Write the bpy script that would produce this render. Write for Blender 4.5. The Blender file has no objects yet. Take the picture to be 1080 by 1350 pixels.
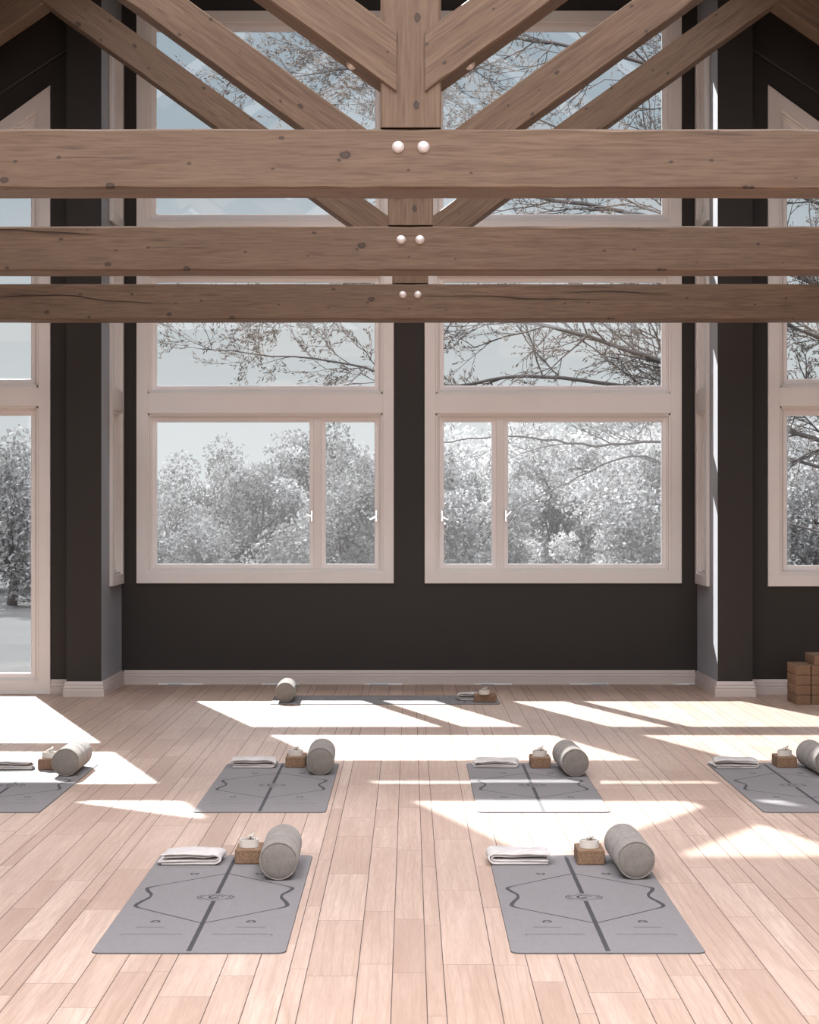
import bpy, bmesh, math, random
from mathutils import Vector, noise as mnoise
PI = math.pi
sc = bpy.context.scene
C = sc.collection

# ------------------------------------------------------------------ helpers
def R(a): return math.radians(a)

class MB:
    """collects verts / faces (with a material index) and links them as ONE mesh object"""
    def __init__(s): s.v = []; s.f = []; s.m = []; s.sm = []
    def add(s, verts, faces, m=0, smooth=False):
        o = len(s.v); s.v += [tuple(v) for v in verts]
        for f in faces:
            s.f.append([i + o for i in f]); s.m.append(m); s.sm.append(smooth)
    def box(s, x0, x1, y0, y1, z0, z1, m=0):
        s.add([(x0,y0,z0),(x1,y0,z0),(x1,y1,z0),(x0,y1,z0),(x0,y0,z1),(x1,y0,z1),(x1,y1,z1),(x0,y1,z1)],
              [(3,2,1,0),(4,5,6,7),(0,1,5,4),(1,2,6,5),(2,3,7,6),(3,0,4,7)], m)
    def prism(s, poly, d0, d1, fn, m=0):
        """poly of (u,z) extruded over depth d0..d1, fn(u,d,z)->xyz"""
        n = len(poly)
        vs = [fn(u, d0, z) for u, z in poly] + [fn(u, d1, z) for u, z in poly]
        fs = [tuple(range(n)), tuple(range(2*n-1, n-1, -1))]
        for i in range(n):
            j = (i+1) % n; fs.append((i, i+n, j+n, j))
        s.add(vs, fs, m)
    def ring(s, po, pi, d0, d1, fn, m=0):
        n = len(po)
        vs = [fn(u,d0,z) for u,z in po]+[fn(u,d0,z) for u,z in pi]+[fn(u,d1,z) for u,z in po]+[fn(u,d1,z) for u,z in pi]
        fs = []
        for i in range(n):
            j = (i+1) % n
            fs += [(i,j,n+j,n+i), (2*n+j,2*n+i,3*n+i,3*n+j), (j,i,2*n+i,2*n+j), (n+i,n+j,3*n+j,3*n+i)]
        s.add(vs, fs, m)
    def tube(s, pts, rad, n=6, m=0, cap=True):
        pts = [Vector(p) for p in pts]
        vs = []
        for i, p in enumerate(pts):
            t = (pts[min(i+1,len(pts)-1)] - pts[max(i-1,0)])
            if t.length < 1e-9: t = Vector((0,0,1))
            t.normalize()
            a = Vector((0,0,1)) if abs(t.z) < .9 else Vector((0,1,0))
            u = t.cross(a).normalized(); w = t.cross(u)
            r = rad[i] if isinstance(rad, (list, tuple)) else rad
            for k in range(n):
                an = 2*PI*k/n
                vs.append(p + u*math.cos(an)*r + w*math.sin(an)*r)
        fs = []
        for i in range(len(pts)-1):
            for k in range(n):
                l = (k+1) % n
                fs.append((i*n+k, i*n+l, (i+1)*n+l, (i+1)*n+k))
        if cap:
            fs.append(tuple(range(n-1,-1,-1))); b=(len(pts)-1)*n; fs.append(tuple(range(b, b+n)))
        s.add(vs, fs, m, True)
    def lathe(s, prof, axis_fn, n=48, m=0):
        """prof [(r,h)], axis_fn(r*cos, r*sin, h)->xyz"""
        vs = []
        for r, h in prof:
            for k in range(n):
                a = 2*PI*k/n; vs.append(axis_fn(r*math.cos(a), r*math.sin(a), h))
        fs = []
        for i in range(len(prof)-1):
            for k in range(n):
                l = (k+1) % n
                fs.append((i*n+k, i*n+l, (i+1)*n+l, (i+1)*n+k))
        s.add(vs, fs, m, True)
    def build(s, name, mats, parent=None, bevel=0, recalc=True, attr=None, weld=False):
        me = bpy.data.meshes.new(name)
        me.from_pydata(s.v, [], s.f)
        mats = mats if isinstance(mats, (list, tuple)) else [mats]
        for mt in mats: me.materials.append(mt)
        me.polygons.foreach_set('material_index', s.m)
        me.polygons.foreach_set('use_smooth', s.sm)
        if recalc:
            bm = bmesh.new(); bm.from_mesh(me)
            if weld: bmesh.ops.remove_doubles(bm, verts=bm.verts, dist=1e-5)
            bmesh.ops.recalc_face_normals(bm, faces=bm.faces)
            bm.to_mesh(me); bm.free()
        me.update()
        o = bpy.data.objects.new(name, me); C.objects.link(o)
        if parent: o.parent = parent
        if bevel:
            b = o.modifiers.new('bevel', 'BEVEL'); b.width = bevel; b.segments = 2; b.limit_method = 'ANGLE'; b.angle_limit = R(40)
        return o

def empty(name, loc=(0,0,0), rz=0):
    o = bpy.data.objects.new(name, None); C.objects.link(o); o.location = loc; o.rotation_euler = (0,0,rz)
    o.empty_display_size = .1
    return o
def tag(o, label=None, cat=None, group=None, kind=None):
    if label: o['label'] = label
    if cat: o['category'] = cat
    if group: o['group'] = group
    if kind: o['kind'] = kind
    return o
def copy_tree(o, parent=None):
    c = o.copy(); C.objects.link(c)
    if parent: c.parent = parent
    for ch in [x for x in bpy.data.objects if x.parent == o]: copy_tree(ch, c)
    return c
world_fn = lambda u, d, z: (u, d, z)

# ------------------------------------------------------------------ materials
class NT:
    def __init__(s, name):
        s.m = bpy.data.materials.new(name); s.m.use_nodes = True
        s.t = s.m.node_tree; s.b = s.t.nodes['Principled BSDF']
    def n(s, typ, **kw):
        nd = s.t.nodes.new(typ)
        for k, v in kw.items():
            if k == 'ins':
                for i, val in v.items(): nd.inputs[i].default_value = val
            else: setattr(nd, k, v)
        return nd
    def l(s, a, b): s.t.links.new(a, b)
    def math(s, op, a, b=None, clamp=False):
        nd = s.n('ShaderNodeMath', operation=op); nd.use_clamp = clamp
        for i, x in enumerate((a, b)):
            if x is None: continue
            if isinstance(x, (int, float)): nd.inputs[i].default_value = x
            else: s.l(x, nd.inputs[i])
        return nd.outputs[0]
    def mix(s, fac, a, b, mode='MIX'):
        nd = s.n('ShaderNodeMix', data_type='RGBA', blend_type=mode)
        for i, x in ((0, fac), (6, a), (7, b)):
            if isinstance(x, (int, float)): nd.inputs[i].default_value = x
            elif isinstance(x, tuple): nd.inputs[i].default_value = (*x, 1) if len(x) == 3 else x
            else: s.l(x, nd.inputs[i])
        return nd.outputs[2]
    def noise(s, vec, scale, detail=3, rough=.55, dist=0):
        nd = s.n('ShaderNodeTexNoise'); nd.inputs['Scale'].default_value = scale
        nd.inputs['Detail'].default_value = detail; nd.inputs['Roughness'].default_value = rough
        nd.inputs['Distortion'].default_value = dist
        if vec is not None: s.l(vec, nd.inputs['Vector'])
        return nd.outputs[0]
    def ramp(s, fac, stops):
        nd = s.n('ShaderNodeValToRGB'); e = nd.color_ramp.elements
        while len(e) < len(stops): e.new(.5)
        for i, (p, c) in enumerate(stops):
            e[i].position = p; e[i].color = (*c, 1) if len(c) == 3 else c
        s.l(fac, nd.inputs[0]); return nd.outputs[0]
    def mapping(s, vec, scale=(1,1,1), loc=(0,0,0)):
        nd = s.n('ShaderNodeMapping'); nd.inputs['Scale'].default_value = scale; nd.inputs['Location'].default_value = loc
        s.l(vec, nd.inputs['Vector']); return nd.outputs[0]
    def bump(s, h, strength=.2, dist=.01):
        nd = s.n('ShaderNodeBump'); nd.inputs['Strength'].default_value = strength; nd.inputs['Distance'].default_value = dist
        s.l(h, nd.inputs['Height']); s.l(nd.outputs[0], s.b.inputs['Normal'])
    def set(s, **kw):
        for k, v in kw.items():
            k = k.replace('_', ' ')
            s.b.inputs[k].default_value = (*v, 1) if isinstance(v, tuple) and len(v) == 3 else v

def obj_coord(M): return M.n('ShaderNodeTexCoord').outputs['Object']

def mat_plain(name, col, rough=.5, nscale=0, namt=.08, bump=0, bscale=200, spec=.5, metal=0):
    M = NT(name); M.set(Base_Color=col, Roughness=rough, Metallic=metal); M.b.inputs['Specular IOR Level'].default_value = spec
    oc = obj_coord(M)
    if nscale:
        f = M.noise(oc, nscale, 4)
        d = tuple(c*(1-namt*2) for c in col); l = tuple(min(1, c*(1+namt*2)) for c in col)
        M.l(M.mix(f, d, l), M.b.inputs['Base Color'])
    if bump: M.bump(M.noise(oc, bscale, 3), bump, .003)
    return M.m

def mat_timber():
    M = NT('weathered_timber')
    g = M.n('ShaderNodeAttribute', attribute_name='grain').outputs['Vector']
    streak = M.noise(M.mapping(g, (.9, 9, 14)), 1.6, 6, .6, .6)
    fine = M.noise(M.mapping(g, (5, 70, 90)), 1.0, 4, .6)
    blot = M.noise(M.mapping(g, (1.0, 1.6, 2.2)), 1.3, 3)
    base = M.ramp(streak, [(.25, (.105,.063,.038)), (.5, (.160,.101,.063)), (.75, (.216,.142,.092))])
    base = M.mix(M.ramp(blot, [(.35,(0,0,0)),(.7,(1,1,1))]), base, (.157,.103,.068))
    base = M.mix(M.math('MULTIPLY', M.ramp(fine, [(.3,(1,1,1)),(.55,(0,0,0))]), .6), base, (.075,.044,.030))
    # dark stress lines along the grain
    ln = M.noise(M.mapping(g, (1.3, 18, 24)), 1.0, 2, .5, .2)
    base = M.mix(M.math('MULTIPLY', M.ramp(ln, [(.66,(0,0,0)),(.71,(1,1,1))]), .75), base, (.07,.043,.033))
    # knots: two sizes of Voronoi cells, only some cells carry one
    sg = M.n('ShaderNodeSeparateXYZ'); M.l(g, sg.inputs[0]); cg = M.n('ShaderNodeCombineXYZ')
    M.l(sg.outputs[0], cg.inputs[0]); M.l(M.math('ADD', sg.outputs[2], M.math('MULTIPLY', sg.outputs[1], 1.3)), cg.inputs[1]); kv = cg.outputs[0]
    for sc_, thr, rmax, off in ((2.4, .25, .055, 0.0), (4.2, .22, .050, 3.7)):
        nd = M.n('ShaderNodeTexVoronoi'); nd.inputs['Scale'].default_value = sc_; nd.inputs['Randomness'].default_value = .9; nd.voronoi_dimensions = '2D'
        warp = M.n('ShaderNodeVectorMath', operation='ADD')
        M.l(M.mapping(kv, (.75, 1.15, 0), (off, off, off)), warp.inputs[0])
        nz = M.n('ShaderNodeTexNoise'); nz.inputs['Scale'].default_value = 30; M.l(g, nz.inputs['Vector'])
        vm = M.n('ShaderNodeVectorMath', operation='SCALE'); vm.inputs['Scale'].default_value = .012; M.l(nz.outputs['Color'], vm.inputs[0])
        M.l(vm.outputs[0], warp.inputs[1]); M.l(warp.outputs[0], nd.inputs['Vector'])
        sep = M.n('ShaderNodeSeparateColor'); M.l(nd.outputs['Color'], sep.inputs[0])
        has = M.math('GREATER_THAN', sep.outputs[0], thr)
        rad = M.math('MULTIPLY', M.math('ADD', M.math('MULTIPLY', sep.outputs[1], .6), .4), rmax)
        q = M.math('DIVIDE', nd.outputs['Distance'], rad)
        halo = M.math('MULTIPLY', M.ramp(M.math('MULTIPLY', q, .4), [(.3,(1,1,1)),(.8,(0,0,0))]), .45)
        core = M.ramp(M.math('MULTIPLY', q, .5), [(.0,(.95,.95,.95)),(.2,(.6,.6,.6)),(.30,(1,1,1)),(.42,(.9,.9,.9)),(.52,(0,0,0))])
        base = M.mix(M.math('MULTIPLY', halo, has), base, (.13,.08,.058))
        base = M.mix(M.math('MULTIPLY', M.math('MULTIPLY', core, has), .9), base, (.035,.025,.02))
    M.l(base, M.b.inputs['Base Color'])
    M.set(Roughness=.62); M.b.inputs['Specular IOR Level'].default_value = .3
    M.bump(M.math('ADD', M.math('MULTIPLY', streak, .6), M.math('MULTIPLY', fine, .4)), .35, .004)
    return M.m

def mat_floor():
    M = NT('oak_planks')
    at = M.n('ShaderNodeAttribute', attribute_name='plank')
    sep = M.n('ShaderNodeSeparateColor'); M.l(at.outputs['Color'], sep.inputs[0])
    oc = obj_coord(M)
    cb = M.n('ShaderNodeVectorMath', operation='MULTIPLY_ADD'); M.l(at.outputs['Color'], cb.inputs[0])
    cb.inputs[1].default_value = (37, 53, 11); M.l(oc, cb.inputs[2])
    v = cb.outputs[0]
    g1 = M.noise(M.mapping(v, (16, 1.1, 1)), 1.0, 5, .6, 1.4)
    g2 = M.noise(M.mapping(v, (140, 7, 1)), 1.0, 3, .6)
    tone = M.ramp(sep.outputs[0], [(0,FLOOR_A),(.3,FLOOR_B),(.65,FLOOR_C),(1,FLOOR_D)])
    c = M.mix(M.math('MULTIPLY', M.ramp(g1, [(.35,(1,1,1)),(.62,(0,0,0))]), .42), tone, (.30,.18,.125))
    wv = M.n('ShaderNodeTexWave', wave_type='BANDS', bands_direction='X'); wv.inputs['Scale'].default_value = 9
    wv.inputs['Distortion'].default_value = 7; wv.inputs['Detail'].default_value = 3; wv.inputs['Detail Scale'].default_value = .7
    M.l(M.mapping(v, (1, .13, 1)), wv.inputs['Vector'])
    c = M.mix(M.math('MULTIPLY', M.math('MULTIPLY', M.ramp(wv.outputs[0], [(.0,(1,1,1)),(.25,(0,0,0))]), sep.outputs[1]), .5), c, (.34,.22,.16))
    c = M.mix(M.math('MULTIPLY', M.ramp(g2, [(.35,(1,1,1)),(.6,(0,0,0))]), .30), c, (.30,.185,.13))
    M.l(c, M.b.inputs['Base Color'])
    M.l(M.math('ADD', M.math('MULTIPLY', g1, .12), .36), M.b.inputs['Roughness'])
    M.b.inputs['Specular IOR Level'].default_value = .5
    M.bump(M.math('ADD', g2, g1), .12, .002)
    return M.m

FLOOR_A=(.36,.24,.182); FLOOR_B=(.47,.328,.252); FLOOR_C=(.545,.395,.308); FLOOR_D=(.62,.468,.372)
m_timber = mat_timber()
m_crack = mat_plain('timber_crack', (.03,.018,.013), .9, 20, .1)
m_floor = mat_floor()
m_gap = mat_plain('plank_gap', (.075,.05,.038), .9, 20, .1)
m_wall = mat_plain('dark_brown_paint', (.025,.020,.0175), .5, 6, .03, .12, 260, .3)
for sh in (m_wall,):
    b_ = sh.node_tree.nodes['Principled BSDF']; b_.inputs['Sheen Weight'].default_value = .5
    b_.inputs['Sheen Roughness'].default_value = .3; b_.inputs['Sheen Tint'].default_value = (.95, .95, 1, 1)
m_white = mat_plain('cream_white_paint', (.74,.695,.665), .38, 5, .015, .03, 150, .5)
m_base = mat_plain('cream_skirting_paint', (.58,.505,.465), .4, 5, .015)
m_sash = mat_plain('white_sash_paint', (.82,.77,.755), .35, 5, .015)
m_chrome = mat_plain('polished_chrome', (.93,.93,.93), .16, 40, .01, metal=1)
m_gloss = mat_plain('lit_line_enamel', (.88,.87,.87), .2, 5, .01)
m_bolt = mat_plain('satin_nickel', (.72,.64,.60), .38, 40, .03, metal=.25)
m_vent = mat_plain('blue_grey_grille', (.30,.36,.43), .35, 60, .06)  # blue of the reflected sky is put into the grille colour
m_ground = mat_plain('pale_gravel', (.05,.05,.049), 1.0, .6, .12, .2, 8, spec=.02)
m_metal = mat_plain('brushed_ring_metal', (.75,.72,.68), .3, 60, .04, metal=.9)

def mat_fabric(name, col, scale, amt, bump, rough=.95, warp=None):
    M = NT(name); oc = obj_coord(M)
    a = M.noise(oc, scale, 3, .7); b = M.noise(oc, scale*.12, 3, .5)
    f = M.math('ADD', M.math('MULTIPLY', a, .7), M.math('MULTIPLY', b, .3))
    lo = tuple(c*(1-amt) for c in col); hi = tuple(min(1, c*(1+amt)) for c in col)
    M.l(M.ramp(f, [(.3, lo), (.7, hi)]), M.b.inputs['Base Color'])
    M.set(Roughness=rough); M.b.inputs['Specular IOR Level'].default_value = .2
    M.b.inputs['Sheen Weight'].default_value = .15
    M.bump(a, bump, .003); return M.m
m_mat = mat_fabric('grey_mat_rubber', (.176,.156,.153), 420, .16, .25, .7)
m_line = mat_plain('charcoal_mat_print', (.036,.034,.035), .75, 300, .1)
m_edge = mat_plain('mat_edge', (.085,.08,.08), .75, 200, .06)
m_felt = mat_fabric('grey_felt', (.24,.210,.182), 240, .35, .5)
m_felt2 = mat_fabric('grey_felt_panel', (.198,.175,.153), 240, .3, .5)
m_towel = mat_fabric('cream_terry', (.52,.475,.445), 300, .14, .6)
m_strap = mat_fabric('cream_webbing', (.62,.565,.50), 380, .1, .4)

def mat_cork():
    M = NT('cork'); oc = obj_coord(M)
    nd = M.n('ShaderNodeTexVoronoi'); nd.inputs['Scale'].default_value = 260; M.l(oc, nd.inputs['Vector'])
    sep = M.n('ShaderNodeSeparateColor'); M.l(nd.outputs['Color'], sep.inputs[0])
    f = M.math('ADD', M.math('MULTIPLY', sep.outputs[0], .6), M.math('MULTIPLY', M.noise(oc, 60, 4), .4))
    M.l(M.ramp(f, [(.1,(.12,.065,.038)),(.35,(.19,.112,.068)),(.65,(.235,.142,.088)),(.9,(.30,.19,.125))]), M.b.inputs['Base Color'])
    M.set(Roughness=.85); M.b.inputs['Specular IOR Level'].default_value = .25
    M.bump(f, .3, .002); return M.m
m_cork = mat_cork()

def mat_leaf(name, stops, trans=.3):
    M = NT(name)
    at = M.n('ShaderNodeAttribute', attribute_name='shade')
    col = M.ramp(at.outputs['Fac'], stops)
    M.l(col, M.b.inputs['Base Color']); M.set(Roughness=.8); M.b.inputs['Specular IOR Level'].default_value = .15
    tr = M.n('ShaderNodeBsdfTranslucent'); M.l(col, tr.inputs['Color'])
    mx = M.n('ShaderNodeMixShader'); mx.inputs[0].default_value = trans
    M.l(M.b.outputs[0], mx.inputs[1]); M.l(tr.outputs[0], mx.inputs[2])
    M.l(mx.outputs[0], M.t.nodes['Material Output'].inputs['Surface']); return M.m
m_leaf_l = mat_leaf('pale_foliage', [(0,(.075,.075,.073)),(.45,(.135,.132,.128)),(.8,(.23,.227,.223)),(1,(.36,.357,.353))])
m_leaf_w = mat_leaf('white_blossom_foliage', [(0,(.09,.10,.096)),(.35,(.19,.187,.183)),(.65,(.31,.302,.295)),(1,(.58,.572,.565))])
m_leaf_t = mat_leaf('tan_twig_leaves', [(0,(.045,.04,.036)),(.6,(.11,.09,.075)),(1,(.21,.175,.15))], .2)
m_bark = mat_plain('grey_bark', (.075,.064,.06), .9, 12, .2)

def mat_pane():
    M = NT('window_glass')
    t = M.t; t.nodes.remove(M.b)
    tr = M.n('ShaderNodeBsdfTransparent'); tr.inputs[0].default_value = (.93,.95,.955,1)
    gl = M.n('ShaderNodeBsdfGlossy'); gl.inputs['Roughness'].default_value = .02; gl.inputs['Color'].default_value = (1,1,1,1)
    fr = M.n('ShaderNodeFresnel'); fr.inputs['IOR'].default_value = 1.5
    nz = M.noise(obj_coord(M), 1.3, 2)
    f = M.math('MULTIPLY', fr.outputs[0], M.math('ADD', M.math('MULTIPLY', nz, .2), .9))
    mx = M.n('ShaderNodeMixShader'); M.l(f, mx.inputs[0]); M.l(tr.outputs[0], mx.inputs[1]); M.l(gl.outputs[0], mx.inputs[2])
    M.l(mx.outputs[0], t.nodes['Material Output'].inputs['Surface']); return M.m
m_pane = mat_pane()

# ------------------------------------------------------------------ room constants (metres; Y runs away from the camera)
EYE = 1.556
YB, YO, YC = 16.64, 15.74, 15.54      # bay back wall, outer walls, column fronts
XS, XC, XW = 2.567, 2.858, 6.25       # bay side wall, column outer side, hall side wall
WT = .17                              # wall thickness
ROOF0, ROOF1 = 1.0, 17.15             # roof from / to
def zc(x): return 7.94 - .69*abs(x)   # underside of the ceiling

def back(u, d, z): return (u, YB + d, z)
def outer(u, d, z): return (u, YO + d, z)
def bayL(u, d, z): return (-XS - d, u, z)
def bayR(u, d, z): return (XS + d, u, z)
def sideL(u, d, z): return (-XW - d, u, z)
def sideR(u, d, z): return (XW + d, u, z)

def struct(o): o['kind'] = 'structure'; return o

# ---- floor: every plank a face strip of one mesh, narrow dark gaps between
def build_floor():
    rnd = random.Random(5)
    mb = MB(); cols = []
    pat = (.06, .172, .117, .112)
    x = .055 - 14*sum(pat); k = 0
    ylo, yhi = -2.0, YB + .05
    while x < XW:
        w = pat[k % 4]; k += 1
        x0, x1 = max(x, -XW), min(x + w, XW); x += w
        if x1 - x0 < .01: continue
        y = ylo - rnd.random()*1.2
        while y < yhi:
            L = rnd.choice((.55, .8, 1.0, 1.2, 1.35))*rnd.uniform(.9, 1.1)
            y0, y1 = max(y, ylo), min(y + L, yhi); y += L
            if y1 - y0 < .02: continue
            def cell(a0, a1, b0, b1):
                if a1-a0 < .005 or b1-b0 < .005: return
                g, gb = .0015, .0010
                mb.add([(a0+g,b0+gb,0),(a1-g,b0+gb,0),(a1-g,b1-gb,0),(a0+g,b1-gb,0)], [(0,1,2,3)], 0)
                cols.append((c0, c1, c2))
            if y0 > YO + .05 and (x0 > XS+.05 or x1 < -XS-.05): continue
            c0, c1, c2 = min(1, max(0, rnd.gauss(.52, .19))), rnd.random(), rnd.random()
            if y1 > YO + .05 and (x1 > XS+.05 or x0 < -XS-.05):
                xa, xb = max(x0, -XS-.05), min(x1, XS+.05)
                if xb - xa > .005: cell(xa, xb, max(y0, YO+.05), y1)
                y1 = min(y1, YO + .05)
            cell(x0, x1, y0, y1)
    n = len(cols)
    mb.add([(-XW,ylo,-.0016),(XW,ylo,-.0016),(XW,YO+.06,-.0016),(-XW,YO+.06,-.0016)], [(0,1,2,3)], 1)
    mb.add([(-XS-.1,YO+.06,-.0016),(XS+.1,YO+.06,-.0016),(XS+.1,yhi,-.0016),(-XS-.1,yhi,-.0016)], [(0,1,2,3)], 1)
    mb.box(-XW, XW, ylo, YO+.1, -.3, -.003, 1)
    mb.box(-XS-.1, XS+.1, YO+.1, YB+.16, -.3, -.003, 1)
    o = mb.build('floor', [m_floor, m_gap], recalc=False)
    at = o.data.attributes.new('plank', 'FLOAT_COLOR', 'FACE')
    for i in range(len(o.data.polygons)):
        c = cols[i] if i < n else (.5,.5,.5)
        at.data[i].color = (*c, 1)
    return struct(o)
build_floor()

# ---- walls
def wall_cells(mb, u0, u1, z0, z1, holes, fn):
    us = sorted({u0, u1, *[h[0] for h in holes], *[h[1] for h in holes]}); us = [u for u in us if u0 <= u <= u1]
    zs = sorted({z0, z1, *[h[2] for h in holes], *[h[3] for h in holes]}); zs = [z for z in zs if z0 <= z <= z1]
    for a, b in zip(us, us[1:]):
        for c, d in zip(zs, zs[1:]):
            mu, mz = (a+b)/2, (c+d)/2
            if any(h[0] < mu < h[1] and h[2] < mz < h[3] for h in holes): continue
            mb.prism([(a,c),(b,c),(b,d),(a,d)], 0, WT, fn)

GAPZ = (3.76, 4.03)    # plain wall between the lower and the upper windows
back_holes = [(-2.34,-.23,.985,3.68),(-2.34,-.23,4.11,5.92),(.23,2.34,.985,3.68),(.23,2.34,4.11,5.92)]
mb = MB()
wall_cells(mb, -XS, XS, -.02, 6.05, back_holes, back)
mb.prism([(-XS,6.05),(XS,6.05),(XS,zc(XS)+.02),(0,zc(0)+.02),(-XS,zc(XS)+.02)], 0, WT, back)
struct(mb.build('wall_back', m_wall))
side_holes = [(16.035,16.515,.99,3.68),(16.035,16.515,4.11,5.56)]
for nm, fn in (('wall_bay_left', bayL), ('wall_bay_right', bayR)):
    mb = MB()
    wall_cells(mb, YO, YB+WT, -.02, zc(XS)+.01, side_holes, fn)
    struct(mb.build(nm, m_wall))
SL = .727
def otop(u): return 5.132 - SL*(abs(u) - 3.027)    # sloping head of the outer windows
for nm, s, zbot in (('wall_outer_left', -1, -.02), ('wall_outer_right', 1, .91)):
    mb = MB()
    f = (lambda s: (lambda u, d, z: (s*u, YO + d, z)))(s)
    i0, i1 = 3.11, 5.32
    top = lambda u: otop(u) - .12
    # the column that stands proud at the bay corner, then wall around the window
    mb.prism([(XS,-.02),(XC,-.02),(XC,zc(XC)),(XS,zc(XS))], -(YO-YC), 0, f)
    mb.prism([(XS+.02,-.02),(i0,-.02),(i0,zc(i0)),(XS+.02,zc(XS+.02))], 0, WT, f)
    mb.prism([(i1,-.02),(XW+WT,-.02),(XW+WT,zc(XW+WT)),(i1,zc(i1))], 0, WT, f)
    mb.prism([(i0,top(i0)),(i1,top(i1)),(i1,zc(i1)),(i0,zc(i0))], 0, WT, f)
    if zbot > 0: mb.prism([(i0,-.02),(i1,-.02),(i1,zbot+.08),(i0,zbot+.08)], 0, WT, f)
    struct(mb.build(nm, m_wall))
for nm, fn in (('wall_left', sideL), ('wall_right', sideR)):
    mb = MB(); mb.prism([(ROOF0,-.02),(YO+WT,-.02),(YO+WT,zc(XW)+.05),(ROOF0,zc(XW)+.05)], 0, WT, fn)
    struct(mb.build(nm, m_wall))
# ---- ceiling: two slopes
mb = MB()
FILL_OPENINGS = [(2.2, 7.8), (9.1, 11.15), (12.5, 13.7)]   # unseen openings added in both slopes, between the trusses, to light the floor
for s in (-1, 1):
    e = XW + .35; xs = [0, .35, 3.2, e]
    ys = sorted([ROOF0, ROOF1] + [y for p in FILL_OPENINGS for y in p])
    for a, b in zip(ys, ys[1:]):
        for c, d in zip(xs, xs[1:]):
            if c == .35 and any(abs(a-p[0]) < .01 for p in FILL_OPENINGS): continue
            mb.prism([(s*c,zc(c)),(s*d,zc(d)),(s*d,zc(d)+.17),(s*c,zc(c)+.17)], a, b, world_fn)
struct(mb.build('ceiling', m_wall))
# dark sloping trim boards under the ceiling against the outer walls
for i, s in enumerate((-1, 1)):
    mb = MB()
    f = (lambda s: (lambda u, d, z: (s*u, YO - d, z)))(s)
    zl = lambda u: 5.42 - .66*(u-2.88)
    mb.prism([(XC,zl(XC)),(XW,zl(XW)),(XW,zc(XW)),(XC,zc(XC))], 0, .035, f)
    struct(mb.build('trim_%d' % (i+1), m_wall, bevel=.03))

# ---- baseboards: stepped profile swept along the wall line
PROF = [(0,0),(.026,0),(.026,.054),(.019,.061),(.019,.067),(.023,.071),(.021,.083),(.014,.090),(.014,.096),(.017,.100),(.010,.116),(.005,.124),(0,.126)]
def baseboard(name, path, side):
    mb = MB(); n = len(PROF); pts = [Vector((p[0], p[1])) for p in path]; rings = []
    for i, p in enumerate(pts):
        def nrm(a, b):
            t = (b - a).normalized(); return Vector((-t.y, t.x))*side
        if i == 0: m_ = nrm(pts[0], pts[1])
        elif i == len(pts)-1: m_ = nrm(pts[-2], pts[-1])
        else:
            a, b = nrm(pts[i-1], p), nrm(p, pts[i+1]); m_ = (a + b); m_ = m_/ (m_.dot(a))
        rings.append([(p.x + m_.x*o, p.y + m_.y*o, z) for o, z in PROF])
    vs = [v for r in rings for v in r]; fs = []
    for i in range(len(rings)-1):
        for k in range(n):
            l = (k+1) % n; fs.append((i*n+k, i*n+l, (i+1)*n+l, (i+1)*n+k))
    fs += [tuple(range(n)), tuple(range((len(rings)-1)*n, len(rings)*n))]
    mb.add(vs, fs); return struct(mb.build(name, m_base))
baseboard('baseboard_back', [(-XS+.02, YB), (XS-.02, YB)], -1)
baseboard('baseboard_left', [(-3.03,YO),(-XC,YO),(-XC,YC),(-XS,YC),(-XS,YB)], -1)
baseboard('baseboard_right', [(XW,YO),(XC,YO),(XC,YC),(XS,YC),(XS,YB)], 1)

# ---- windows
def inset(poly, w):
    n = len(poly); out = []
    for i in range(n):
        p0, p1, p2 = Vector(poly[i-1]), Vector(poly[i]), Vector(poly[(i+1) % n])
        a = (p1-p0).normalized(); b = (p2-p1).normalized()
        na, nb = Vector((-a.y, a.x)), Vector((-b.y, b.x))
        m_ = na + nb; m_ = m_ / m_.dot(na); q = p1 + m_*w
        out.append((q.x, q.y))
    return out
def cut(poly, u0, u1):
    """slice of a quad (bl,br,tr,tl with vertical sides) between u0 and u1"""
    (a,b),(c,d),(e,f),(g,h) = poly
    top = lambda u: h + (f-h)*(u-g)/(e-g)
    return [(u0,b),(u1,b),(u1,top(u1)),(u0,top(u0))]
def handle(mb, fn, u, z, du, dz):
    mb.prism([(u-.009,z-.05),(u+.009,z-.05),(u+.009,z+.05),(u-.009,z+.05)], .02, .032, fn)
    L = math.hypot(du, dz); px, pz = -dz/L*.007, du/L*.007
    mb.prism([(u-px,z-pz-.005),(u+du-px,z+dz-pz-.005),(u+du+px,z+dz+pz-.005),(u+px,z+pz-.005)], -.012, .004, fn)
    mb.prism([(u-.008,z-.014),(u+.008,z-.014),(u+.008,z+.004),(u-.008,z+.004)], -.002, .022, fn)
WN = [0]
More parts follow.
